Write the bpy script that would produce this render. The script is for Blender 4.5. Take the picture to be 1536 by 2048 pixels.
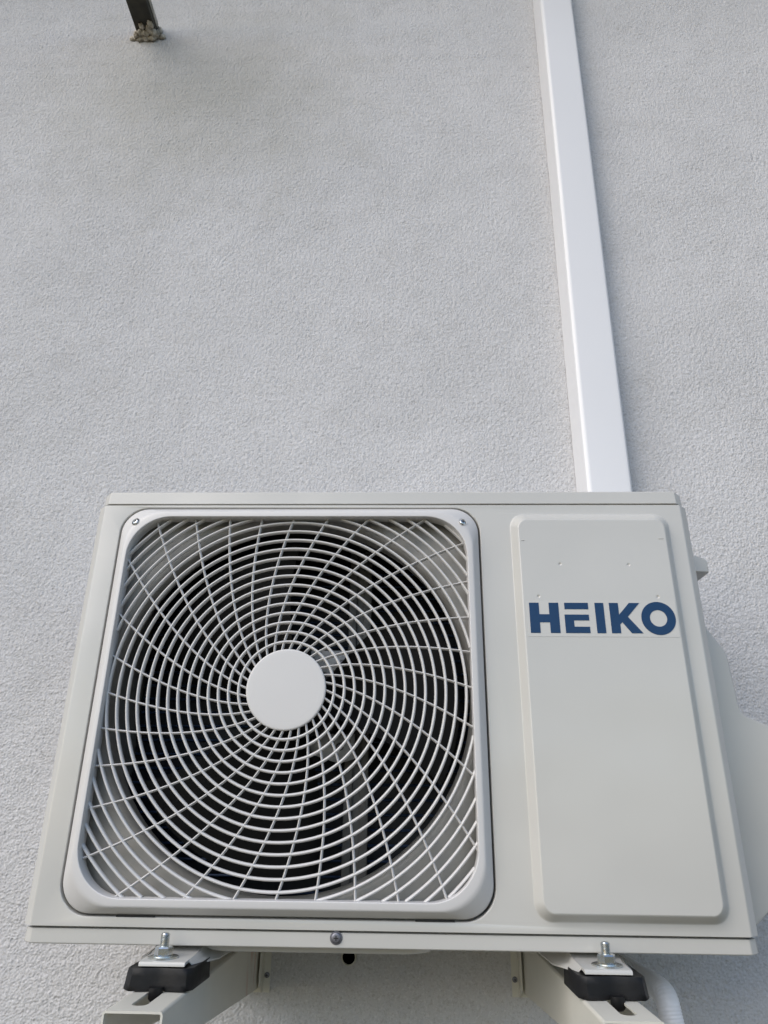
import bpy, bmesh, math, random
import numpy as np
from mathutils import Vector, Matrix, noise
from mathutils.geometry import tessellate_polygon
R = math.radians
random.seed(7)
for o in list(bpy.data.objects):
    bpy.data.objects.remove(o, do_unlink=True)
scene = bpy.context.scene
col = scene.collection

# ------------------------------------------------------------------ camera
YAW, PITCH, ROLL = -0.0318, 0.4030, 0.01189
fw = Vector((math.sin(YAW)*math.cos(PITCH), math.cos(YAW)*math.cos(PITCH), math.sin(PITCH)))
r0 = Vector((math.cos(YAW), -math.sin(YAW), 0)); u0 = r0.cross(fw)
rt = r0*math.cos(ROLL)+u0*math.sin(ROLL); up = -r0*math.sin(ROLL)+u0*math.cos(ROLL)
cd = bpy.data.cameras.new('camera'); cam = bpy.data.objects.new('camera', cd); col.objects.link(cam)
cam.matrix_world = Matrix(((rt.x, up.x, -fw.x, 0.0215), (rt.y, up.y, -fw.y, -0.9050), (rt.z, up.z, -fw.z, 0.12044), (0, 0, 0, 1)))
cd.sensor_fit = 'VERTICAL'; cd.sensor_height = 24; cd.sensor_width = 18
cd.lens = 24*1413/2048; cd.clip_start = 0.02; cd.clip_end = 500
scene.camera = cam

# ------------------------------------------------------------------ light
SUN = Vector((-0.55, -0.60, 0.64)).normalized()
world = bpy.data.worlds.new('World'); scene.world = world; world.use_nodes = True
wn = world.node_tree.nodes; wl = world.node_tree.links
sky = wn.new('ShaderNodeTexSky'); sky.sky_type = 'NISHITA'; sky.sun_disc = False
sky.sun_elevation = math.asin(SUN.z); sky.sun_rotation = math.atan2(SUN.x, SUN.y)
sky.air_density = 1.0; sky.dust_density = 1.1; sky.ozone_density = 1.0
bg = wn['Background']; bg.inputs[1].default_value = 0.14
wl.new(sky.outputs[0], bg.inputs[0])
ld = bpy.data.lights.new('sun', 'SUN'); ld.energy = 1.25; ld.angle = R(58); ld.color = (1.0, 0.925, 0.83)
sun = bpy.data.objects.new('sun', ld); col.objects.link(sun)
sun.rotation_euler = SUN.to_track_quat('Z', 'Y').to_euler()
scene.view_settings.view_transform = 'Standard'; scene.view_settings.look = 'None'
scene.view_settings.gamma = 1; scene.view_settings.exposure = 0.60
scene.cycles.max_bounces = 10; scene.cycles.diffuse_bounces = 6

# ------------------------------------------------------------------ materials
def mat(name, color, rough=0.5, metal=0.0, spec=0.5, var=0.0, vscale=8.0, bump=None, color2=None, wave=None):
    m = bpy.data.materials.new(name); m.use_nodes = True
    n = m.node_tree.nodes; l = m.node_tree.links; b = n['Principled BSDF']
    b.inputs['Base Color'].default_value = (*color, 1); b.inputs['Roughness'].default_value = rough
    b.inputs['Metallic'].default_value = metal; b.inputs['Specular IOR Level'].default_value = spec
    tc = n.new('ShaderNodeTexCoord')
    if var or color2:
        nz = n.new('ShaderNodeTexNoise'); nz.inputs['Scale'].default_value = vscale; nz.inputs['Detail'].default_value = 5
        l.new(tc.outputs['Object'], nz.inputs['Vector'])
        mx = n.new('ShaderNodeMix'); mx.data_type = 'RGBA'
        c2 = color2 or tuple(c*(1-var) for c in color)
        mx.inputs[6].default_value = (*color, 1); mx.inputs[7].default_value = (*c2, 1)
        rp = n.new('ShaderNodeMapRange'); rp.inputs[1].default_value = 0.35; rp.inputs[2].default_value = 0.7
        l.new(nz.outputs[0], rp.inputs[0]); l.new(rp.outputs[0], mx.inputs[0]); l.new(mx.outputs[2], b.inputs['Base Color'])
    if bump:
        sc, st, dist = bump
        nb = n.new('ShaderNodeTexNoise'); nb.inputs['Scale'].default_value = sc; nb.inputs['Detail'].default_value = 3
        l.new(tc.outputs['Object'], nb.inputs['Vector'])
        bp = n.new('ShaderNodeBump'); bp.inputs['Strength'].default_value = st; bp.inputs['Distance'].default_value = dist
        l.new(nb.outputs[0], bp.inputs['Height']); l.new(bp.outputs[0], b.inputs['Normal'])
        if wave:
            nw = n.new('ShaderNodeTexNoise'); nw.inputs['Scale'].default_value = wave[0]; nw.inputs['Detail'].default_value = 1
            l.new(tc.outputs['Object'], nw.inputs['Vector'])
            bw = n.new('ShaderNodeBump'); bw.inputs['Strength'].default_value = wave[1]; bw.inputs['Distance'].default_value = wave[2]
            l.new(nw.outputs[0], bw.inputs['Height']); l.new(bw.outputs[0], bp.inputs['Normal'])
    return m

def stucco():
    m = bpy.data.materials.new('stucco_render'); m.use_nodes = True
    n = m.node_tree.nodes; l = m.node_tree.links; b = n['Principled BSDF']
    b.inputs['Roughness'].default_value = 0.95; b.inputs['Specular IOR Level'].default_value = 0.15
    tc = n.new('ShaderNodeTexCoord')
    def tex(t, sc, det=3, rough=.5, vec=None):
        x = n.new(t); x.inputs['Scale'].default_value = sc
        if t == 'ShaderNodeTexNoise': x.inputs['Detail'].default_value = det; x.inputs['Roughness'].default_value = rough
        l.new(vec or tc.outputs['Object'], x.inputs['Vector']); return x
    def mr(src, a, b_, c=0., d=1.):
        x = n.new('ShaderNodeMapRange'); x.inputs[1].default_value = a; x.inputs[2].default_value = b_
        x.inputs[3].default_value = c; x.inputs[4].default_value = d; l.new(src, x.inputs[0]); return x.outputs[0]
    def mix(f, A, B, blend='MIX'):
        x = n.new('ShaderNodeMix'); x.data_type = 'RGBA'; x.blend_type = blend
        if hasattr(f, 'is_linked'): l.new(f, x.inputs[0])
        else: x.inputs[0].default_value = f
        for i, v in ((6, A), (7, B)):
            if isinstance(v, tuple): x.inputs[i].default_value = (*v, 1)
            else: l.new(v, x.inputs[i])
        return x.outputs[2]
    g1 = tex('ShaderNodeTexNoise', 420, 3, .6)
    bp = n.new('ShaderNodeBump'); bp.inputs['Strength'].default_value = .5; bp.inputs['Distance'].default_value = .0012
    l.new(g1.outputs[0], bp.inputs['Height']); l.new(bp.outputs[0], b.inputs['Normal'])
    # colour: grey white paint, worn patches, brownish flecks
    c = mix(mr(tex('ShaderNodeTexNoise', 3.5, 6, .6).outputs[0], .4, .65), (.562, .560, .570), (.515, .514, .523))
    c = mix(mr(tex('ShaderNodeTexNoise', 14, 7, .7).outputs[0], .52, .72, 0, .35), c, (.455, .443, .43))
    c = mix(mr(tex('ShaderNodeTexNoise', 270, 3, .65).outputs[0], .52, .68, 0, .62), c, (.37, .36, .35))
    c = mix(mr(tex('ShaderNodeTexNoise', 330, 2).outputs[0], .55, .68, 0, .6), c, (.66, .66, .665))
    # darker, warmer patch with a noisy edge on the plaster around the bar's foot
    sx = n.new('ShaderNodeVectorMath'); sx.operation = 'SUBTRACT'; l.new(tc.outputs['Object'], sx.inputs[0]); sx.inputs[1].default_value = (-.52, 0.0, 3.38)
    sm = n.new('ShaderNodeVectorMath'); sm.operation = 'MULTIPLY'; l.new(sx.outputs[0], sm.inputs[0]); sm.inputs[1].default_value = (2.0, 0, 2.3)
    ln = n.new('ShaderNodeVectorMath'); ln.operation = 'LENGTH'; l.new(sm.outputs[0], ln.inputs[0])
    sn = tex('ShaderNodeTexNoise', 9, 5, .6)
    ad = n.new('ShaderNodeMath'); ad.operation = 'MULTIPLY_ADD'; l.new(sn.outputs[0], ad.inputs[0]); ad.inputs[1].default_value = -1.2; l.new(ln.outputs['Value'], ad.inputs[2])
    c = mix(mr(ad.outputs[0], .5, -.45, 0, .75), c, (.42, .412, .385))
    l.new(c, b.inputs['Base Color'])
    return m

def rust_streaks(m):
    n = m.node_tree.nodes; l = m.node_tree.links; b = n['Principled BSDF']
    tc = n.new('ShaderNodeTexCoord'); mp = n.new('ShaderNodeMapping'); mp.inputs['Scale'].default_value = (10, 60, 14); mp.inputs['Rotation'].default_value = (.5, 0, 0)
    l.new(tc.outputs['Object'], mp.inputs[0])
    nz = n.new('ShaderNodeTexNoise'); nz.inputs['Scale'].default_value = 1.6; nz.inputs['Detail'].default_value = 4; l.new(mp.outputs[0], nz.inputs['Vector'])
    sp = n.new('ShaderNodeSeparateXYZ'); l.new(tc.outputs['Object'], sp.inputs[0])
    d = n.new('ShaderNodeMath'); d.operation = 'SUBTRACT'; l.new(sp.outputs['Y'], d.inputs[0]); d.inputs[1].default_value = .315
    ab = n.new('ShaderNodeMath'); ab.operation = 'ABSOLUTE'; l.new(d.outputs[0], ab.inputs[0])
    fa = n.new('ShaderNodeMapRange'); fa.inputs[1].default_value = .015; fa.inputs[2].default_value = .06; fa.inputs[3].default_value = 1; fa.inputs[4].default_value = 0; l.new(ab.outputs[0], fa.inputs[0])
    st = n.new('ShaderNodeMapRange'); st.inputs[1].default_value = .52; st.inputs[2].default_value = .62; l.new(nz.outputs[0], st.inputs[0])
    mu = n.new('ShaderNodeMath'); mu.operation = 'MULTIPLY'; l.new(fa.outputs[0], mu.inputs[0]); l.new(st.outputs[0], mu.inputs[1])
    m2 = n.new('ShaderNodeMath'); m2.operation = 'MULTIPLY'; l.new(mu.outputs[0], m2.inputs[0]); m2.inputs[1].default_value = .7
    mx = n.new('ShaderNodeMix'); mx.data_type = 'RGBA'; l.new(m2.outputs[0], mx.inputs[0]); mx.inputs[7].default_value = (.45, .16, .07, 1)
    src = b.inputs['Base Color'].links[0].from_socket; l.new(src, mx.inputs[6]); l.new(mx.outputs[2], b.inputs['Base Color'])
    return m

M = {}
M['stucco'] = stucco()
M['case'] = mat('beige_powder_coat', (.520, .513, .484), .22, spec=.55, var=.05, vscale=4, bump=(700, .05, .0006), wave=(7, .5, .006))
M['plastic'] = mat('white_grille_plastic', (.585, .575, .565), .34, var=.02, vscale=12)
M['shroud'] = mat('grey_shroud_plastic', (.37, .36, .335), .45, var=.12, vscale=14)
M['blade'] = mat('dark_fan_plastic', (.008, .0082, .0078), .6, spec=.22, var=.2, vscale=10)
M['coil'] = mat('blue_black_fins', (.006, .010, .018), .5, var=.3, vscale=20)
M['tube'] = mat('dull_coil_tube', (.06, .10, .19), .35, metal=.4)
M['galv'] = mat('dull_galvanised', (.17, .17, .165), .5, metal=.25, var=.2, vscale=40)
M['galv_plate'] = mat('bright_galvanised', (.46, .47, .48), .45, metal=.3, var=.2, vscale=40)
M['inner'] = mat('dark_case_inside', (.03, .03, .03), .7, var=.2)
M['duct'] = mat('white_pvc', (.70, .703, .72), .32, var=.02, vscale=4, bump=(6, .05, .01))
M['zinc'] = mat('blue_zinc_plate', (.60, .66, .72), .24, metal=1.0, var=.25, vscale=220, color2=(.66, .62, .52))
M['darkscrew'] = mat('dark_screw', (.22, .22, .25), .4, metal=.8, var=.2, vscale=300)
M['black'] = mat('black_recess_shade', (.02, .02, .02), .8, var=.1)  # flat black in place of the shade inside holes and recesses
M['rubber'] = mat('black_rubber', (.007, .007, .008), .5, spec=.3, var=.3, vscale=60, bump=(90, .25, .002))
M['bracket'] = mat('cream_bracket_paint', (.63, .615, .545), .36, var=.06, vscale=14, bump=(400, .05, .0006))
M['bracket_rust'] = rust_streaks(mat('cream_bracket_paint_rusty', (.63, .615, .545), .36, var=.06, vscale=14, bump=(400, .05, .0006)))
M['blue'] = mat('blue_lettering', (.007, .038, .105), .22, spec=.35, var=.1, vscale=30)
M['film'] = mat('pale_sticker_film', (.535, .527, .497), .2, var=.02)
M['hose'] = mat('white_hose', (.84, .85, .88), .35, var=.03)
M['bar'] = mat('old_dark_steel', (.030, .029, .023), .75, var=.4, vscale=30, color2=(.06, .055, .04), bump=(120, .3, .002))
M['barpaint'] = mat('pale_paint_on_steel', (.50, .47, .41), .8, var=.4, vscale=40)
M['mortar'] = mat('pale_mortar', (.66, .62, .54), .9, color2=(.17, .14, .10), vscale=70, bump=(150, .6, .004))
M['ground'] = mat('trodden_earth', (.085, .066, .026), .95, color2=(.05, .042, .016), vscale=2.5, bump=(20, .5, .05))

# ------------------------------------------------------------------ helpers
def tag(o, label=None, cat=None, group=None, kind=None):
    for k, v in (('label', label), ('category', cat), ('group', group), ('kind', kind)):
        if v: o[k] = v
    return o
def empty(name, loc=(0, 0, 0)):
    o = bpy.data.objects.new(name, None); o.empty_display_size = .05; o.location = loc; col.objects.link(o); return o
def build(name, bm, m, parent=None, smooth=False, angle=40, wn=False):
    """link a bmesh (world coordinates) as ONE mesh object under its parent"""
    bmesh.ops.recalc_face_normals(bm, faces=bm.faces)
    if smooth:
        for f in bm.faces: f.smooth = True
        for e in bm.edges:
            if len(e.link_faces) == 2 and e.calc_face_angle(0) > R(angle): e.smooth = False
    me = bpy.data.meshes.new(name); bm.to_mesh(me); bm.free()
    for x in (m if isinstance(m, (list, tuple)) else [m]): me.materials.append(x)
    o = bpy.data.objects.new(name, me); col.objects.link(o)
    if wn:
        md = o.modifiers.new('weighted_normals', 'WEIGHTED_NORMAL'); md.keep_sharp = True; md.weight = 80
    if parent:
        o.parent = parent
        w = parent.location.copy(); q = parent.parent
        while q: w += q.location; q = q.parent
        o.location = -w
    return o
def box(bm, x0, x1, y0, y1, z0, z1, bev=0., seg=2):
    vs = [bm.verts.new(v) for v in ((x0,y0,z0),(x1,y0,z0),(x1,y1,z0),(x0,y1,z0),(x0,y0,z1),(x1,y0,z1),(x1,y1,z1),(x0,y1,z1))]
    fs = [bm.faces.new([vs[i] for i in q]) for q in ((0,3,2,1),(4,5,6,7),(0,1,5,4),(1,2,6,5),(2,3,7,6),(3,0,4,7))]
    if bev:
        es = list({e for f in fs for e in f.edges})
        bmesh.ops.bevel(bm, geom=es, offset=bev, segments=seg, profile=.5, affect='EDGES')
def rrect(x0, x1, z0, z1, r, n=10):
    pts = []
    for cx, cz, a0 in ((x1-r, z1-r, 0), (x0+r, z1-r, 90), (x0+r, z0+r, 180), (x1-r, z0+r, 270)):
        for i in range(n+1):
            a = R(a0+90*i/n); pts.append((cx+r*math.cos(a), cz+r*math.sin(a)))
    return pts
def ring_loop(bm, pts, y):
    return [bm.verts.new((x, y, z)) for x, z in pts]
def bridge(bm, a, b):
    k = len(a)
    for i in range(k): bm.faces.new((a[i], a[(i+1) % k], b[(i+1) % k], b[i]))
def loft(bm, loops, cap0=False, cap1=False):
    for a, b in zip(loops, loops[1:]): bridge(bm, a, b)
    if cap0: bm.faces.new(loops[0])
    if cap1: bm.faces.new(loops[-1])
def prism(bm, pts, f0, f1, bev=0):
    """extrude the 2-D outline pts between the maps f0 and f1"""
    a = [bm.verts.new(f0(*q)) for q in pts]; b = [bm.verts.new(f1(*q)) for q in pts]
    fa = bm.faces.new(a); fb = bm.faces.new(b[::-1]); bridge(bm, a, b)
    if bev:
        bmesh.ops.bevel(bm, geom=list({e for f in (fa, fb) for e in f.edges}), offset=bev, segments=2, profile=.5, affect='EDGES')
def tube(bm, path, ra, rb=None, seg=8, closed=False, normal=Vector((0, -1, 0)), radii=None, caps=True):
    """sweep an ellipse: ra across (in plane), rb along 'normal'"""
    rb = rb or ra; loops = []; k = len(path)
    for i, q in enumerate(path):
        if closed: t = (path[(i+1) % k]-path[i-1])
        else: t = path[min(i+1, k-1)]-path[max(i-1, 0)]
        t.normalize(); s = t.cross(normal)
        if s.length < 1e-4: s = t.cross(Vector((1, 0, 0)))
        s.normalize(); nn = s.cross(t)
        f = radii[i] if radii else 1.
        loops.append([bm.verts.new(q+s*(ra*f*math.cos(2*math.pi*j/seg))+nn*(rb*f*math.sin(2*math.pi*j/seg))) for j in range(seg)])
    for a, b in zip(loops, loops[1:]): bridge(bm, a, b)
    if closed: bridge(bm, loops[-1], loops[0])
    elif caps: bm.faces.new(loops[0][::-1]); bm.faces.new(loops[-1])
def lathe(bm, prof, c, axis='Z', seg=32, cap=True):
    """prof: (radius, along)"""
    loops = []
    for r, h in prof:
        lp = []
        for i in range(seg):
            a = 2*math.pi*i/seg; u, v = r*math.cos(a), r*math.sin(a)
            lp.append(bm.verts.new((c[0]+u, c[1]+v, c[2]+h) if axis == 'Z' else (c[0]+u, c[1]+h, c[2]+v)))
        loops.append(lp)
    loft(bm, loops, cap, cap)
def screw(name, parent, c, r, m, depth=.002):
    """pan head screw facing the viewer, with a cross recess"""
    bm = bmesh.new()
    lathe(bm, [(r, .001), (r, -depth*.5), (r*.95, -depth*.75), (r*.8, -depth*.93), (r*.55, -depth), (.0003, -depth)], c, 'Y', 20)
    o = build(name, bm, m, parent, True)
    bm = bmesh.new(); y = c[1]-depth-.0003
    for a, b in ((r*.45, r*.1), (r*.1, r*.45)):
        box(bm, c[0]-a, c[0]+a, y-(.0002 if a > b else .0), y+.0012, c[2]-b, c[2]+b)
    build('cross_recess', bm, M['black'], o)
    return o

YW = .378           # outer face of the wall
# ------------------------------------------------------------------ setting
bm = bmesh.new(); gn = 40
vs = [[bm.verts.new((-60+120*i/gn, YW-.02-70*(j/gn)**1.6, -1.45+.03*noise.noise(Vector((i*.7, j*.7, 0))))) for j in range(gn+1)] for i in range(gn+1)]
for i in range(gn):
    for j in range(gn): bm.faces.new((vs[i][j], vs[i+1][j], vs[i+1][j+1], vs[i][j+1]))
tag(build('ground', bm, M['ground'], smooth=True), kind='structure')

wall = empty('house_wall', (0, YW, -1.5))
tag(wall, 'pale grey house wall of rough stucco behind the outdoor unit', 'wall')
# rough-cast relief: a fine height field where the wall is near, plain sheets round it
def stucco_wall():
    rng = np.random.default_rng(3)
    x0, x1, z0, z1 = -1.65, 1.55, -.55, 2.75
    nx = 1950; xs = np.linspace(x0, x1, nx)
    zs = [z0]
    while zs[-1] < z1: zs.append(zs[-1]+lerp(.0015, .0030, max(0, min(1, (zs[-1]-.2)/2.2))))
    zs = np.array(zs); zs[-1] = z1; nz = len(zs)
    # band-passed noise on a regular 1.6 mm raster, sampled at the vertices
    st = .0014; W, H = int((x1-x0)/st)+4, int((z1-z0)/st)+4
    fx = np.fft.fftfreq(W, st)[None, :]; fz = np.fft.fftfreq(H, st)[:, None]
    def band(lam, width, stretch=1., ang=0.):
        c, s_ = math.cos(ang), math.sin(ang)
        f = np.hypot((fx*c+fz*s_)*stretch, (-fx*s_+fz*c)/stretch)
        flt = np.exp(-(np.log2(np.maximum(f, 1e-6)*lam)/width)**2)
        n = np.fft.ifft2(np.fft.fft2(rng.standard_normal((H, W)))*flt).real
        return n/n.std()
    grain = band(.0045, .9, 1.1, .5)
    grain = np.tanh(grain*.9)-.2*np.maximum(-grain, 0)
    h = .00110*grain+.00038*band(.0036, .6)+.00026*band(.014, .9)+.00022*band(.12, 1.0)+.0007*band(.6, .8)
    ix = (xs-x0)/st; iz = (zs-z0)/st
    ax = np.floor(ix).astype(int); az = np.floor(iz).astype(int); tx = (ix-ax)[None, :]; tz = (iz-az)[:, None]
    g = lambda a, b: h[np.ix_(a, b)]
    hh = (g(az, ax)*(1-tx)+g(az, ax+1)*tx)*(1-tz)+(g(az+1, ax)*(1-tx)+g(az+1, ax+1)*tx)*tz
    X, Z = np.meshgrid(xs, zs); wnd = np.clip(np.minimum(np.minimum(X-x0, x1-X), np.minimum(Z-z0, z1-Z))/.10, 0, 1); Y = YW+(.0012-hh)*wnd
    co = np.stack([X, Y, Z], -1).reshape(-1, 3)
    i = np.arange(nz-1)[:, None]*nx+np.arange(nx-1)[None, :]
    q = np.stack([i, i+1, i+1+nx, i+nx], -1).reshape(-1, 4)
    far = np.array([(-7, YW, -1.5), (x0, YW, -1.5), (x1, YW, -1.5), (7, YW, -1.5), (-7, YW, z0), (x0, YW, z0), (x1, YW, z0), (7, YW, z0),
           (-7, YW, z1), (x0, YW, z1), (x1, YW, z1), (7, YW, z1), (-7, YW, 4.6), (x0, YW, 4.6), (x1, YW, 4.6), (7, YW, 4.6), (-7, YW+.3, -1.5), (7, YW+.3, -1.5), (-7, YW+.3, 4.6), (7, YW+.3, 4.6)])
    k = len(co)
    fq = [(0, 1, 5, 4), (1, 2, 6, 5), (2, 3, 7, 6), (4, 5, 9, 8), (6, 7, 11, 10), (8, 9, 13, 12), (9, 10, 14, 13), (10, 11, 15, 14), (16, 17, 19, 18)]
    q = np.concatenate([q, np.array(fq)+k]); co = np.concatenate([co, far])
    co[:, 2] += 1.5; co[:, 1] -= YW
    me = bpy.data.meshes.new('stucco_face'); n = len(q)
    me.vertices.add(len(co)); me.vertices.foreach_set('co', co.astype(np.float32).ravel())
    me.loops.add(4*n); me.loops.foreach_set('vertex_index', q.astype(np.int32).ravel())
    me.polygons.add(n); me.polygons.foreach_set('loop_start', np.arange(0, 4*n, 4, dtype=np.int32))
    me.polygons.foreach_set('use_smooth', np.ones(n, dtype=bool))
    me.update(calc_edges=True); me.materials.append(M['stucco'])
    o = bpy.data.objects.new('stucco_face', me); col.objects.link(o); o.parent = wall
def lerp(a, b, t): return a+(b-a)*t
stucco_wall()
bm = bmesh.new(); box(bm, -7.1, 7.1, YW-.6, YW+.35, 2.98, 3.14, .01)
build('added_overhang', bm, M['shroud'], wall)  # unseen slab added overhead so the upper wall gets less sky

# ------------------------------------------------------------------ the outdoor unit
HX = .4; BX = .4135
unit = empty('air_conditioner_unit', (0, .15, -.03))
tag(unit, 'beige air conditioner outdoor unit with round fan grille and blue lettering', 'air conditioner')

# front panel: sheet with an opening for the grille and a pressed raised field
gap = .0038
hole = rrect(-.3722-gap, .122+gap, .0123-gap, .5108+gap*.7, .037)
RO = (.1655, .3828, .0104, .504)      # pressed field, outer line
def lerp(a, b, t): return a+(b-a)*t
RI = (.1759, .3696, .0213, .4886)
bm = bmesh.new()
Z1 = .5160
outer = [(-HX, 0), (HX, 0), (HX, Z1), (-HX, Z1)]
fieldL = rrect(*RO, .020)
loops3 = [[Vector((x, z, 0)) for x, z in q] for q in (outer, hole, fieldL)]
flat = [v for q in loops3 for v in q]
bv = [bm.verts.new((v.x, 0, v.y)) for v in flat]
for t in tessellate_polygon(loops3):
    try: bm.faces.new([bv[i] for i in t])
    except ValueError: pass
no, nh = len(outer), len(hole)
hv = bv[no:no+nh]; fv = bv[no+nh:]
l2 = ring_loop(bm, rrect(-.3722-gap+.0012, .122+gap-.0012, .0123-gap+.0012, .5108+gap*.7-.0012, .0365), .0012)
l3 = ring_loop(bm, rrect(-.3722-gap+.0014, .122+gap-.0014, .0123-gap+.0014, .5108+gap*.7-.0014, .0363), .012)
loft(bm, [hv, l2, l3])
prev = fv
D = .0130
for t, s in ((.10, .03), (.22, .13), (.5, .5), (.78, .87), (.90, .97), (1.0, 1.0)):
    q = [lerp(a, b, t) for a, b in zip(RO, RI)]
    lp = ring_loop(bm, rrect(*q, lerp(.020, .0125, t)), -D*s); bridge(bm, prev, lp); prev = lp
# pressed field with a few dents left by the label press
CS = (.905-D)/.897          # the lettering was measured on a slightly deeper plane
def onD(x, z): return .0215+(x-.0215)*CS, .1204+(z-.1204)*CS
dents = [(.2279, .4278), (.318, .4269), (.1962, .3833), (.3505, .3831)]
inner = rrect(*RI, .0125)
dents = [onD(*q) for q in dents]
dl = []; polys = [[Vector((x, z, 0)) for x, z in inner]]
for (x, z) in dents:
    dl.append([(x+.0030*math.cos(2*math.pi*i/14), z+.0030*math.sin(2*math.pi*i/14)) for i in range(14)])
    polys.append([Vector((a, b, 0)) for a, b in dl[-1]])
bv2 = list(prev)
for q in dl: bv2 += ring_loop(bm, q, -D)
for t in tessellate_polygon(polys):
    try: bm.faces.new([bv2[i] for i in t])
    except ValueError: pass
k0 = len(prev)
for di, (x, z) in enumerate(dents):
    a = bv2[k0+14*di:k0+14*di+14]
    b = ring_loop(bm, [(x+.0016*math.cos(2*math.pi*i/14), z+.0016*math.sin(2*math.pi*i/14)) for i in range(14)], -D+.0006)
    c = ring_loop(bm, [(x+.0006*math.cos(2*math.pi*i/14), z+.0006*math.sin(2*math.pi*i/14)) for i in range(14)], -D+.0014)
    loft(bm, [a, b, c]); bm.faces.new(c)
# folded edges: left and right rolled back to the sides, top tucked under the lid, bottom lip
o4 = bv[:4]
def strip(bm, a, b, prof):
    """sweep the profile (dx, dy, dz) from the edge a-b"""
    p0, p1 = a, b
    for d in prof:
        q0 = bm.verts.new(a.co+Vector(d)); q1 = bm.verts.new(b.co+Vector(d))
        bm.faces.new((p0, p1, q1, q0)); p0, p1 = q0, q1
for a, b, s in ((o4[0], o4[3], -1), (o4[1], o4[2], 1)):
    strip(bm, a, b, [(s*.0018, .0006, 0), (s*.0035, .0018, 0), (s*.0125, .0105, 0), (s*.0135, .0125, 0), (s*.0135, .05, 0)])
strip(bm, o4[3], o4[2], [(0, .0005, .0010), (0, .002, .0015), (0, .02, .0015)])
strip(bm, o4[0], o4[1], [(0, .0003, -.0005), (0, .0010, -.0007), (0, .02, -.0007)])
panel = build('front_panel', bm, M['case'], unit, True, 50, wn=True)
# small nicks in the upper corners of the field
for x, z, w in ((.1795, .4595, .005), (.3635, .4620, .007)):
    bm = bmesh.new(); box(bm, x-w/2, x+w/2, -D-.0006, -D+.002, z-.0006, z+.0006, .0004, 1)
    build('press_mark', bm, M['case'], panel, True)

# lid
bm = bmesh.new()
sec = [(-.3955, .0), (-.3975, .0012), (-.4065, .0105), (-.408, .0125), (-.408, .303), (.408, .303), (.408, .0125), (.4065, .0105), (.3975, .0012), (.3955, .0)]
def lidloop(z, ins): return [bm.verts.new((x*(1-ins/.4), y+(ins if y < .2 else -ins), z)) for x, y in sec]
loft(bm, [lidloop(.5178, .004), lidloop(.5184, .0002), lidloop(.5190, -.0006), lidloop(.5355, -.0002), lidloop(.5372, .0006), lidloop(.5380, .003)], True, True)
build('lid', bm, M['case'], unit, True, 50, wn=True)

# sides, back, base tray
for s in (-1, 1):
    bm = bmesh.new()
    x0, x1 = sorted((s*.4125, s*.4105)); box(bm, x0, x1, .0505, .302, -.0005, .516)
    build('side_panel', bm, M['case'], unit)
bm = bmesh.new(); box(bm, -.4105, .4105, .2995, .3015, -.0005, .516); box(bm, .142, .144, .014, .2993, .0, .516)
box(bm, -.41, .1415, .03, .299, .5135, .5158)
build('inner_case', bm, M['inner'], unit)
bm = bmesh.new()
sec = [(-.3985, .0032), (-.4015, .0045), (-.409, .0115), (-.4112, .0140), (-.4112, .303), (.4112, .303), (.4112, .0140), (.409, .0115), (.4015, .0045), (.3985, .0032)]
def bl(z, ins): return [bm.verts.new((x*(1-ins/.4), y+(ins if y < .2 else -ins), z)) for x, y in sec]
loft(bm, [bl(-.0014, .006), bl(-.0026, .0048), bl(-.0030, .0002), bl(-.0166, -.0003), bl(-.0178, .0004), bl(-.0184, .0022), bl(-.0182, .006)], True, True)
base = build('base_tray', bm, M['case'], unit, True, 50, wn=True)
bm = bmesh.new()      # pressed pan under the tray
prism(bm, rrect(-.215, .056, .016, .25, .03, 6), lambda x, y: (x, y, -.0186), lambda x, y: (lerp(x, -.08, .03), lerp(y, .13, .05), -.0255), .002)
build('drain_pan', bm, M['case'], base, True, 50, wn=True)

# grille frame (bezel)
bm = bmesh.new()
prof = [((-.3722, .122, .0123, .5108), .036, .010), ((-.3722, .122, .0123, .5108), .036, .0003),
        ((-.3719, .1217, .0126, .5105), .0361, -.0006), ((-.3711, .1209, .0133, .5098), .0365, -.0014),
        ((-.3632, .1144, .0192, .5036), .0500, -.0108), ((-.3620, .1134, .0201, .5026), .0525, -.0121), ((-.3609, .1122, .0211, .5012), .0545, -.0128), ((-.3597, .1108, .0224, .4998), .0555, -.0131),
        ((-.3566, .1062, .0280, .4952), .0564, -.0136), ((-.3559, .1054, .0288, .4944), .0562, -.0132), ((-.3556, .1051, .0292, .4940), .056, -.0124),
        ((-.3550, .1045, .0298, .4933), .0555, .0052), ((-.3590, .109, .0255, .4975), .0555, .0055)]
loft(bm, [ring_loop(bm, rrect(*q, r, 14), y) for q, r, y in prof])
bezel = build('grille_frame', bm, M['plastic'], unit, True, 50, wn=True)
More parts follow.
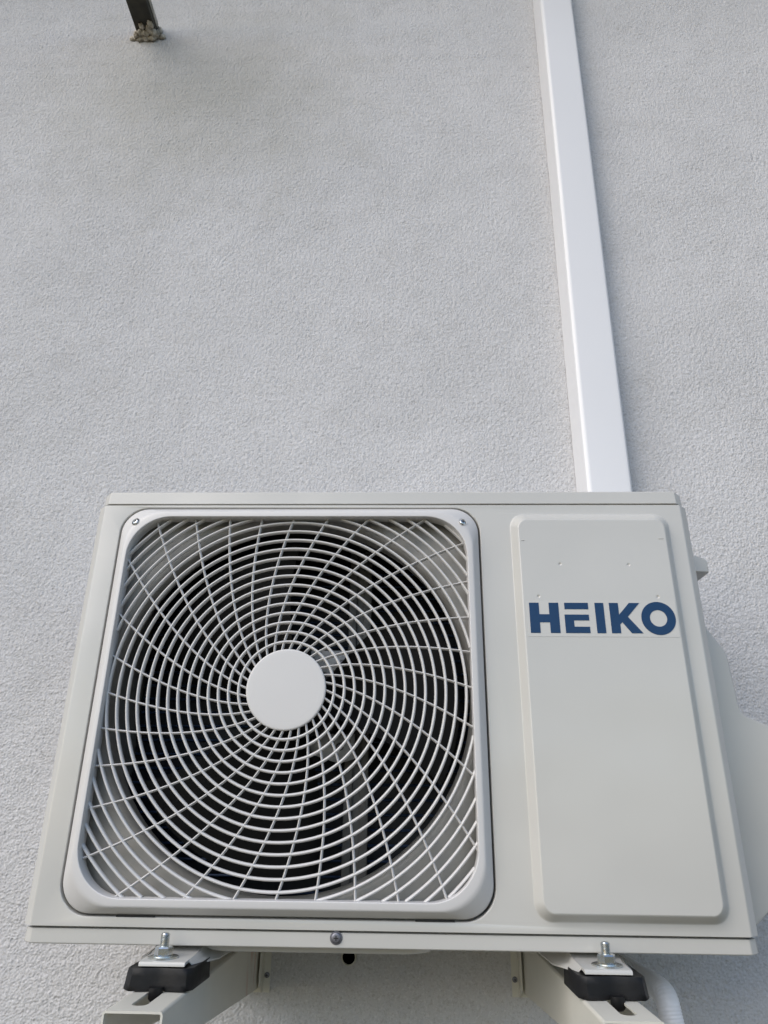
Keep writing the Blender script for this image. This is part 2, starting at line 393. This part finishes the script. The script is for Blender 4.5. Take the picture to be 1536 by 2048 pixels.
for x, z, sx in ((-.3501, .4873, -1), (.1002, .4865, 1)):
    nrm = Vector((sx*.32, -.89, .32)).normalized()
    mt = Matrix.Translation((x, -.0104, z)) @ Vector((0, -1, 0)).rotation_difference(nrm).to_matrix().to_4x4()
    bm = bmesh.new(); lathe(bm, [(.0060, .004), (.0060, -.0010), (.0057, -.0014), (.0053, -.0010), (.0052, .0003)], (0, 0, 0), 'Y', 28, False); bm.transform(mt)
    build('screw_rim', bm, M['plastic'], bezel, True)
    bm = bmesh.new(); lathe(bm, [(.0053, -.0007), (.0003, -.0007)], (0, 0, 0), 'Y', 28); bm.transform(mt)
    build('recess_shade_disc', bm, M['black'], bezel)  # black disc paints the shade of a recess around the head
    bm = bmesh.new(); lathe(bm, [(.0042, .0), (.0042, -.0011), (.0036, -.0017), (.0022, -.0021), (.0003, -.0022)], (0, 0, 0), 'Y', 20); bm.transform(mt)
    so = build('screw', bm, M['zinc'], bezel, True)
    bm = bmesh.new(); box(bm, -.0021, .0021, -.00245, .0, -.0005, .0005); box(bm, -.0005, .0005, -.00240, .0, -.0021, .0021); bm.transform(mt)
    build('cross_recess', bm, M['black'], so)

# fan grille: concentric rings and 32 swept ribs
GC = (-.1279, .2628); OP = (-.3553, .1048, .0295, .4936); OR = .0558
def inside(x, z):
    x0, x1, z0, z1 = OP
    if not (x0 <= x <= x1 and z0 <= z <= z1): return False
    cx = min(max(x, x0+OR), x1-OR); cz = min(max(z, z0+OR), z1-OR)
    return (x-cx)**2+(z-cz)**2 <= OR**2
bm = bmesh.new()
N = 220
for k in range(20):
    r = .0605+.012776*k
    pts = [Vector((GC[0]+r*math.cos(2*math.pi*i/N), 0.0, GC[1]+r*math.sin(2*math.pi*i/N))) for i in range(N)]
    ok = [inside(q.x, q.z) for q in pts]
    if all(ok): tube(bm, pts, .00198, .0042, 10, True); continue
    st = next((i for i in range(N) if ok[i] and not ok[i-1]), None)
    if st is None: continue
    run = []
    for j in range(N+1):
        i = (st+j) % N
        if j < N and ok[i]: run.append(i)
        elif run:
            run = [(run[0]-1) % N]+run+[(run[-1]+1) % N]
            tube(bm, [pts[q] for q in run], .00198, .0042, 10); run = []
for s in range(32):
    path = []
    r = .046
    while r < .36:
        a = R(111.5-11.25*s-20.7*math.log(r/.05))
        x, z = GC[0]+r*math.cos(a), GC[1]+r*math.sin(a)
        path.append(Vector((x, .0003, z)))
        if not inside(x, z): break
        r += .006
    tube(bm, path, .0016, .0041, 8)
grille = build('fan_grille', bm, M['plastic'], unit, True, 60)
bm = bmesh.new()
lathe(bm, [(.0490, .004), (.0503, .0), (.0505, -.0032), (.0502, -.0043), (.0494, -.0050), (.0482, -.0053), (.0412, -.0054), (.0409, -.00530), (.0404, -.00530), (.0401, -.00542), (.0004, -.0056)], (GC[0], 0, GC[1]), 'Y', 72)
build('hub_cap', bm, M['plastic'], grille, True, 60, wn=True)

# shroud with its round mouth
bm = bmesh.new()
sq = rrect(-.3825, .1325, .004, .5135, .012)
circ = [(GC[0]+.2470*math.cos(2*math.pi*i/96), GC[1]+.2470*math.sin(2*math.pi*i/96)) for i in range(96)]
pl = [[Vector((x, z, 0)) for x, z in q] for q in (sq, circ)]
vv = ring_loop(bm, sq, .020)+ring_loop(bm, circ, .020)
for t in tessellate_polygon(pl): bm.faces.new([vv[i] for i in t])
def cl(r, y): return ring_loop(bm, [(GC[0]+r*math.cos(2*math.pi*i/96), GC[1]+r*math.sin(2*math.pi*i/96)) for i in range(96)], y)
loft(bm, [vv[len(sq):], cl(.2440, .0208), cl(.2400, .0240), cl(.2372, .030), cl(.2362, .036), cl(.2360, .058), cl(.2375, .062)])
build('fan_shroud', bm, M['shroud'], unit, True, 40, wn=True)

# fan: hub and three broad blades
fan = empty('fan', (-.1279, -.01, .29)); fan.parent = unit   # location relative to the unit's base
bm = bmesh.new()
lathe(bm, [(.003, .050), (.03, .051), (.042, .056), (.046, .064), (.047, .14)], (GC[0], 0, GC[1]), 'Y', 40)
build('fan_hub', bm, M['blade'], fan, True)
for ctr in (10, -112, 130):
    bm = bmesh.new(); nr, na = 14, 18; g = []
    for i in range(nr+1):
        u = i/nr; r = .040+.184*u
        half = lerp(36, 39, u); sweep = -14*u*u+10*u
        row = []
        for j in range(na+1):
            v = j/na*2-1
            hv_ = half*(1-.10*(abs(v)**6)*u)
            a = R(ctr+sweep+hv_*v)
            rr = r*(1-.05*u*max(0, v)**4)
            y = .102+.036*v*(1-.25*u)-.012*(1-v*v)
            row.append(Vector((GC[0]+rr*math.cos(a), y, GC[1]+rr*math.sin(a))))
        g.append(row)
    for off in (0, .0028):
        vs = [[bm.verts.new(q+Vector((0, off, 0))) for q in row] for row in g]
        for i in range(nr):
            for j in range(na): bm.faces.new((vs[i][j], vs[i+1][j], vs[i+1][j+1], vs[i][j+1]))
        if off == 0: first = vs
    def rim(v): return [v[0][j] for j in range(na+1)]+[v[i][na] for i in range(1, nr+1)]+[v[nr][j] for j in range(na-1, -1, -1)]+[v[i][0] for i in range(nr-1, 0, -1)]
    bridge(bm, rim(first), rim(vs))
    build('fan_blade', bm, M['blade'], fan, True)
bm = bmesh.new(); lathe(bm, [(.05, .15), (.055, .155), (.055, .225), (.05, .23)], (GC[0], 0, GC[1]), 'Y', 32)
build('fan_motor', bm, M['galv'], unit, True)
br = None
bm = bmesh.new()
for x0 in (-.0660, -.0430):
    box(bm, x0, x0+.012, .180, .196, .005, .5125, .001)
box(bm, -.0538, -.0432, .188, .192, .005, .5125)
br = build('motor_bracket', bm, M['galv'], unit, True, 30)
for z in (.3262, .2064):
    bm = bmesh.new()
    prism(bm, [(-.1190, z+.018), (-.050, z+.018), (-.050, z-.016), (-.072, z-.022), (-.1190, z-.008)], lambda x, y: (x, .150, y), lambda x, y: (x, .1535, y), .0006)
    box(bm, -.060, -.050, .1537, .1795, z-.014, z+.016, .0006)
    build('bracket_plate', bm, M['galv_plate'], br, True, 30)
for x, z in ((-.0720, .3240), (-.071, .2068)): screw('screw', br, (x, .1495, z), .0055, M['darkscrew'], .003)
# heat exchanger behind the fan
bm = bmesh.new(); box(bm, -.405, .141, .264, .297, .004, .512)
hx = build('heat_exchanger', bm, M['coil'], unit)
bm = bmesh.new()
for i in range(24): tube(bm, [Vector((-.404, .262, .012+.0212*i)), Vector((.14, .262, .012+.0212*i))], .0022, .0022, 8)
build('coil_tube_row', bm, M['tube'], hx, True)

# screw in the base edge
screw('screw', unit, (-.055, .0022, -.0078), .0056, M['darkscrew'], .0022)
bm = bmesh.new(); lathe(bm, [(.0068, .0018), (.0070, .0010), (.0066, .0006), (.004, .0005)], (-.055, .0016, -.0078), 'Y', 24)
build('screw_washer', bm, M['darkscrew'], unit, True)
# two slots seen under the grille frame
for x in (-.283, .055):
    bm = bmesh.new(); box(bm, x-.022, x+.022, -.0002, .003, .0096, .0110)
    build('drain_slot', bm, M['black'], unit)

# sticker with the lettering
bm = bmesh.new(); box(bm, .1785, .3690, -D-.0003, -D+.001, .3289, .3753)
stick = build('sticker', bm, M['film'], unit)
LY = -D-.0007
def flat_letter(polys):
    bm = bmesh.new()
    for pts in polys:
        a = [bm.verts.new((onD(x, z)[0], LY, onD(x, z)[1])) for x, z in pts]; bm.faces.new(a)
        b = [bm.verts.new((onD(x, z)[0], LY+.0006, onD(x, z)[1])) for x, z in pts]; bridge(bm, a, b)
    build('letter', bm, M['blue'], stick)
T, B = .3745, .3347
flat_letter([[(.1829, T), (.1954, T), (.1954, .3592), (.2082, .3592), (.2082, T), (.2206, T), (.2206, B), (.2082, B), (.2082, .3485), (.1954, .3485), (.1954, B), (.1829, B)]])
flat_letter([[(.2283, T), (.2588, T), (.2588, .3660), (.2283, .3660)], [(.2275, .3589), (.2586, .3589), (.2586, .3512), (.2390, .3512), (.2390, .3430), (.2586, .3430), (.2586, B), (.2275, B)]])
flat_letter([[(.2673, T), (.2786, T), (.2786, B), (.2673, B)]])
flat_letter([[(.2858, T), (.2974, T), (.2974, .3590), (.3116, T), (.3250, T), (.3082, .3562), (.3255, B), (.3111, B), (.3004, .3490), (.2974, .3462), (.2974, B), (.2858, B)]])
bm = bmesh.new(); n = 56; (cx, cz) = onD(.3470, .3543)
lo = [ring_loop(bm, [(cx+r*math.cos(2*math.pi*i/n), cz+r*math.sin(2*math.pi*i/n)) for i in range(n)], y) for r, y in ((.0216, LY+.0006), (.0216, LY), (.0108, LY), (.0108, LY+.0006))]
loft(bm, lo); build('letter', bm, M['blue'], stick)

# valve cover and lifting handle on the right side
def ksm(pts, n=3, c=.2):
    """corner-cutting to soften an outline"""
    for _ in range(n):
        q = []
        for a, b in zip(pts, pts[1:]+pts[:1]):
            q += [(lerp(a[0], b[0], c), lerp(a[1], b[1], c)), (lerp(a[0], b[0], 1-c), lerp(a[1], b[1], 1-c))]
        pts = q
    return pts
cover = [(.395, .4650), (.4509, .3732), (.4725, .3378), (.4755, .3290), (.4785, .2660), (.4795, .2555), (.4850, .2490), (.5300, .2290), (.5390, .2200), (.5390, .0740), (.4673, .0106), (.4500, -.004), (.395, -.004)]
cover = ksm(ksm(cover, 1, .09), 1, .22)
bm = bmesh.new()
cxm, czm = .45, .17
lo = []
for ins, y in ((.0046, .100), (.0020, .1006), (.0006, .1022), (.0, .1050), (.0, .285)):
    lp = []
    k = len(cover)
    for i, (x, z) in enumerate(cover):
        a, b = cover[i-1], cover[(i+1) % k]; t = Vector((b[0]-a[0], b[1]-a[1])).normalized(); nx, nz = -t.y, t.x
        inw = 1 if (cxm-x)*nx+(czm-z)*nz > 0 else -1
        lp.append(bm.verts.new((x+nx*ins*inw, y, z+nz*ins*inw)))
    lo.append(lp)
loft(bm, lo, True, True)
build('valve_cover', bm, M['case'], unit, True, 35, wn=True)
bm = bmesh.new()
prism(bm, [(.411, .4905), (.452, .4785), (.466, .4745), (.4700, .4700), (.4700, .4525), (.411, .4545)], lambda x, z: (x, .100, z), lambda x, z: (x, .165, z), .0015)
build('handle', bm, M['case'], unit, True, 50, wn=True)

# feet of the unit: bent plates that stand on the rubber blocks
BOLT = (-.2406, .2365); CEN = (-.2335, .2335)
for i, (bx, cx) in enumerate(zip(BOLT, CEN)):
    bm = bmesh.new()
    w0, w1 = cx-.026, cx+.0235
    loc = lambda x, y: None
    # plate with a downturned front lip
    sec = [(-.0405, -.0305), (-.0405, -.0285), (-.0395, -.0268), (-.0370, -.0262), (.0, -.0258), (.018, -.0215), (.05, -.0195), (.29, -.0195), (.29, -.0215), (.05, -.0215), (.018, -.0240), (.0, -.0284), (-.036, -.0286), (-.0375, -.0305)]
    prism(bm, sec, lambda y, z: (w0-max(0, y)*.12, y, z), lambda y, z: (w1+max(0, y)*.12, y, z), .0006)
    # flanges turned down at each side behind the bolt
    for x0, sg in ((w0, -1), (w1, 1)):
        q = [(x0, -.026, -.0268), (x0+sg*.003, -.022, -.0310), (x0+sg*.020, .03, -.0330), (x0+sg*.030, .25, -.0330), (x0+sg*.016, .25, -.0205), (x0+sg*.004, .04, -.0205)]
        top = [bm.verts.new(v) for v in q]; bot = [bm.verts.new((x, y, z-.0014)) for x, y, z in q]
        bm.faces.new(top); bm.faces.new(bot[::-1]); bridge(bm, top, bot)
    build('mounting_foot', bm, M['case'], unit, True, 40, wn=True)

# ------------------------------------------------------------------ brackets, rubber blocks, bolts
LAB = ('left', 'right')
def wall_bracket(cx, slot, label):
    t = empty('wall_bracket', (cx, YW, -.12)); tag(t, label, 'bracket', 'brackets carrying the outdoor unit')
    h = .0286; y0, y1 = -.124, YW-.0135; zt = -.0517; th = .0021
    zb = lambda y: -.0988-.088*(y-.0416)
    bm = bmesh.new()
    # top plate with a slotted hole, made of a tessellated outline
    out = [(cx-h+.003, y0), (cx+h-.003, y0), (cx+h-.003, y1), (cx-h+.003, y1)]
    sl = rrect(slot-.0078, slot+.0078, -.104, -.012, .0075, 6)
    pl = [[Vector((x, y, 0)) for x, y in q] for q in (out, sl)]
    tess = tessellate_polygon(pl)
    lay = []
    for z in (zt, zt-th):
        vs = [bm.verts.new((x, y, z)) for q in (out, sl) for x, y in q]; lay.append(vs)
        for f in tess: bm.faces.new([vs[i] for i in f])
    bridge(bm, lay[0][4:], lay[1][4:]); bm.faces.new((lay[0][0], lay[0][1], lay[1][1], lay[1][0]))
    # rounded shoulders and side webs, deeper towards the wall
    for s in (-1, 1):
        def sec(y):
            q = [(h-.003, zt), (h-.0015, zt-.0005), (h-.0005, zt-.0015), (h, zt-.003), (h, -.0660), (h+.0006, -.0672), (h+.0006, zb(y)), (h+.0006-th, zb(y)), (h+.0006-th, -.0672), (h-th, -.0660), (h-th, zt-.003), (h-.003, zt-th)]
            return [bm.verts.new((cx+s*x, y, z)) for x, z in q]
        L = [sec(lerp(y0, y1, i/14)) for i in range(15)]
        for a, b in zip(L, L[1:]):
            for i in range(11): bm.faces.new((a[i], a[i+1], b[i+1], b[i]))
            bm.faces.new((a[11], a[0], b[0], b[11]))
        bm.faces.new(L[0]); bm.faces.new(L[-1][::-1])
    build('arm', bm, M['bracket_rust' if cx < 0 else 'bracket'], t, True, 30, wn=True)
    # channel fixed to the wall: web against the wall, flanges turned out beside the arm
    bm = bmesh.new(); w = h+.0040
    box(bm, cx-w-.0125, cx+w+.0125, YW-.0022, YW, -.1345, .30)
    for s in (-1, 1):
        a, b = sorted((cx+s*w, cx+s*(w+.0022)))
        prism(bm, [(YW-.0022, -.1345), (YW-.0022, .3), (YW-.030, .3), (YW-.030, -.1200)], lambda y, z: (a, y, z), lambda y, z: (b, y, z), .0004)
    box(bm, cx-w-.0002, cx+w+.0002, YW-.0135, YW-.0115, -.128, -.04)
    pl_ = build('wall_plate', bm, M['bracket'], t, True, 30)
    s = 1 if cx < 0 else -1
    screw('screw', pl_, (cx+s*(w+.0078), YW-.0022, -.1115), .0040, M['darkscrew'], .003)
    return t
wall_bracket(-.2320, -.2345, 'cream steel bracket whose side web is streaked with rust, under the grille')
wall_bracket(.2300, .2330, 'cream steel bracket beside the white hose, under the lettered panel')

def rubber(cx, nub, label, skew):
    bm = bmesh.new()
    zt, zb = -.0307, -.0508; n = 9
    # outline in plan, waisted in front; flared at the foot
    def outline(f, sx):
        q = [(-.036, -.043), (-.028, -.0515), (-.014, -.0500), (-.004, -.0475), (.004, -.0470), (.012, -.0490), (.024, -.0505), (.030, -.0500), (.0355, -.041), (.037, .020), (.030, .03), (-.030, .03), (-.037, .020)]
        return [(cx+sx+x*f, y*(1+.04*(f-1)*10)) for x, y in q]
    lo = []
    for z, f, sx in ((zt-.0010, .90, 0), (zt, .945, 0), (zt-.001, .97, 0), (lerp(zt, zb, .35), .985, skew*.4), (lerp(zt, zb, .7), 1.0, skew*.8), (zb+.0012, 1.02, skew), (zb, 1.0, skew), (zb, .9, skew)):
        lo.append([bm.verts.new((x, y, z)) for x, y in outline(f, sx)])
    loft(bm, lo, True, True)
    lathe(bm, [(.0072, .004), (.0072, -.006), (.005, -.0085), (.001, -.009)], (nub, -.050, zb), 'Z', 20)
    o = build('rubber_mount', bm, M['rubber'], None, True, 50)
    tag(o, label, 'rubber mount', 'rubber blocks under the unit')
rubber(-.2335, -.2345, 'square black rubber block under the foot on the rust streaked bracket', -.001)
rubber(.2335, .2360, 'black rubber block with flared edges on the bracket beside the white hose', .001)

def bolt(x, ztop, label, rot):
    t = empty('mounting_bolt', (x, -.018, -.026)); tag(t, label, 'bolt', 'bolts holding the feet of the unit')
    c = (x, -.018, 0)
    bm = bmesh.new()
    prof = [(.0046, -.05)]
    z = -.03
    while z < ztop-.0022:
        prof += [(.00455, z), (.0050, z+.00035), (.0050, z+.0006), (.00455, z+.00095)]; z += .00125
    prof += [(.0047, ztop-.0018), (.0038, ztop-.0004), (.0028, ztop)]
    lathe(bm, prof, c, 'Z', 20); build('shaft', bm, M['zinc'], t, True, 30)
    bm = bmesh.new(); z0 = -.0238
    hexa = [(.00985*math.cos(R(60*i+rot)), .00985*math.sin(R(60*i+rot))) for i in range(6)]
    lo = []
    for z, f in ((z0, .93), (z0+.0008, 1), (z0+.0072, 1), (z0+.0084, .90)): lo.append([bm.verts.new((x+a*f, -.018+b*f, z)) for a, b in hexa])
    loft(bm, lo, True, True); build('nut', bm, M['zinc'], t, True, 20)
    bm = bmesh.new()
    lathe(bm, [(.0158, -.0261), (.0164, -.0257), (.0164, -.0250), (.0158, -.0246), (.0113, -.0246), (.0108, -.0246), (.0108, -.0240), (.009, -.0238)], c, 'Z', 36)
    build('washer', bm, M['zinc'], t, True, 30)
bolt(BOLT[0], -.0026, 'zinc bolt and nut through the foot over the square rubber block', 12)
bolt(BOLT[1], -.0040, 'zinc bolt and nut through the foot near the white hose', 5)

# ------------------------------------------------------------------ duct cover on the wall
bm = bmesh.new()
cs = [(0, 0), (.0008, -.006), (.0065, -.044), (.0085, -.0495), (.0125, -.0525), (.018, -.0535), (.088, -.0535), (.0935, -.0525), (.097, -.0495), (.0985, -.044), (.1035, -.006), (.104, 0)]
lo = []
for i in range(24):
    z = .22+3.18*i/23
    ox = .3525+.0146*z+.0006*math.sin(z*5)
    lo.append([bm.verts.new((ox+x*.95, YW-.0004+y, z)) for x, y in cs])
loft(bm, lo, True, True)
tag(build('duct_cover', bm, M['duct'], None, True, 28, wn=True), 'white plastic pipe duct climbing the stucco wall behind the unit', 'duct cover')

# ------------------------------------------------------------------ drain hose (corrugated)
bm = bmesh.new()
ctrl = [Vector(v) for v in ((.316, .366, -.030), (.319, .350, -.055), (.322, .30, -.067), (.325, .20, -.070), (.3275, .122, -.070), (.3290, .096, -.0755), (.3295, .087, -.093), (.3335, .086, -.13), (.342, .09, -.22), (.348, .12, -.7))]
def cr(p0, p1, p2, p3, t):
    return .5*((2*p1)+(p2-p0)*t+(2*p0-5*p1+4*p2-p3)*t*t+(3*p1-p0-3*p2+p3)*t**3)
dense = []
for i in range(len(ctrl)-1):
    a, b, c, d = ctrl[max(i-1, 0)], ctrl[i], ctrl[i+1], ctrl[min(i+2, len(ctrl)-1)]
    for j in range(40): dense.append(cr(a, b, c, d, j/40))
path = [dense[0]]; acc = 0
for a, b in zip(dense, dense[1:]):
    d = (b-a).length; pos = 0
    while acc+d-pos >= .0009:
        pos += .0009-acc; acc = 0; path.append(a+(b-a)*(pos/d))
    acc += d-pos
rad = [1+.026*math.sin(2*math.pi*i/3.6) for i in range(len(path))]
tube(bm, path, .0134, .0134, 24, normal=Vector((1, 0, .2)), radii=rad)
tag(build('drain_hose', bm, M['hose'], None, True, 80), 'white ribbed drain hose bending down behind a bracket under the unit', 'hose')

# ------------------------------------------------------------------ pipe opening in the wall under the unit
wp = empty('wall_pipe', (-.0655, YW, -.0852)); tag(wp, 'small round pipe opening with a pale rim in the wall below the base', 'pipe')
bm = bmesh.new()
lathe(bm, [(.0118, -.009), (.0110, -.0098), (.0098, -.009), (.0096, .02)], (-.0655, YW-.0005, -.0852), 'Y', 32, False)
lathe(bm, [(.0118, -.009), (.0120, .002)], (-.0655, YW-.0005, -.0852), 'Y', 32, False)
build('pipe_rim', bm, M['bracket'], wp, True)
bm = bmesh.new(); lathe(bm, [(.0097, -.0050), (.0005, -.0050)], (-.0655, YW-.0005, -.0852), 'Y', 32)
build('pipe_bore', bm, M['black'], wp)

# ------------------------------------------------------------------ steel bar sticking out of the wall
bar = empty('steel_bar', (-.698, YW, 2.13)); tag(bar, 'old dark steel bar sticking out of the stucco wall high above the unit', 'bar')
bm = bmesh.new(); box(bm, -.7262, -.6712, YW-1.0, YW+.05, 2.119, 2.156, .002)
build('bar_shaft', bm, M['bar'], bar)
bm = bmesh.new(); box(bm, -.6710, -.6690, YW-1.0, YW-.012, 2.136, 2.154, .0008)
build('paint_skin', bm, M['barpaint'], bar)
def lump(bm, c, r, seed):
    for v in bmesh.ops.create_icosphere(bm, subdivisions=3, radius=1)['verts']:
        d = v.co.normalized(); k = 1+.35*noise.noise(d*1.7+Vector((seed, 0, 0)))+.2*noise.noise(d*4+Vector((0, seed, 0)))
        v.co = Vector(c)+Vector((d.x*r[0], d.y*r[1], d.z*r[2]))*k
bm = bmesh.new()
spots_ = [(-.724, .010, 2.112, .009, .010, .010), (-.713, .013, 2.113, .010, .012, .008), (-.699, .012, 2.112, .010, .011, .009), (-.686, .020, 2.116, .010, .015, .008), (-.676, .014, 2.114, .009, .012, .010), (-.680, .034, 2.117, .008, .012, .005),
         (-.706, .030, 2.117, .007, .010, .004), (-.718, .003, 2.104, .010, .007, .007), (-.700, .004, 2.103, .012, .007, .006), (-.682, .004, 2.105, .011, .007, .007), (-.668, .006, 2.120, .007, .010, .010), (-.665, .004, 2.138, .006, .008, .012), (-.729, .004, 2.128, .007, .009, .012), (-.70, .003, 2.158, .03, .008, .006), (-.738, .002, 2.110, .010, .005, .008), (-.656, .002, 2.115, .009, .005, .008)]
for i, (x, y, z, a, b, c) in enumerate(spots_):
    lump(bm, (x, YW-y, z), (a, b, c), i*3.1)
build('mortar_collar', bm, M['mortar'], bar, True, 70)
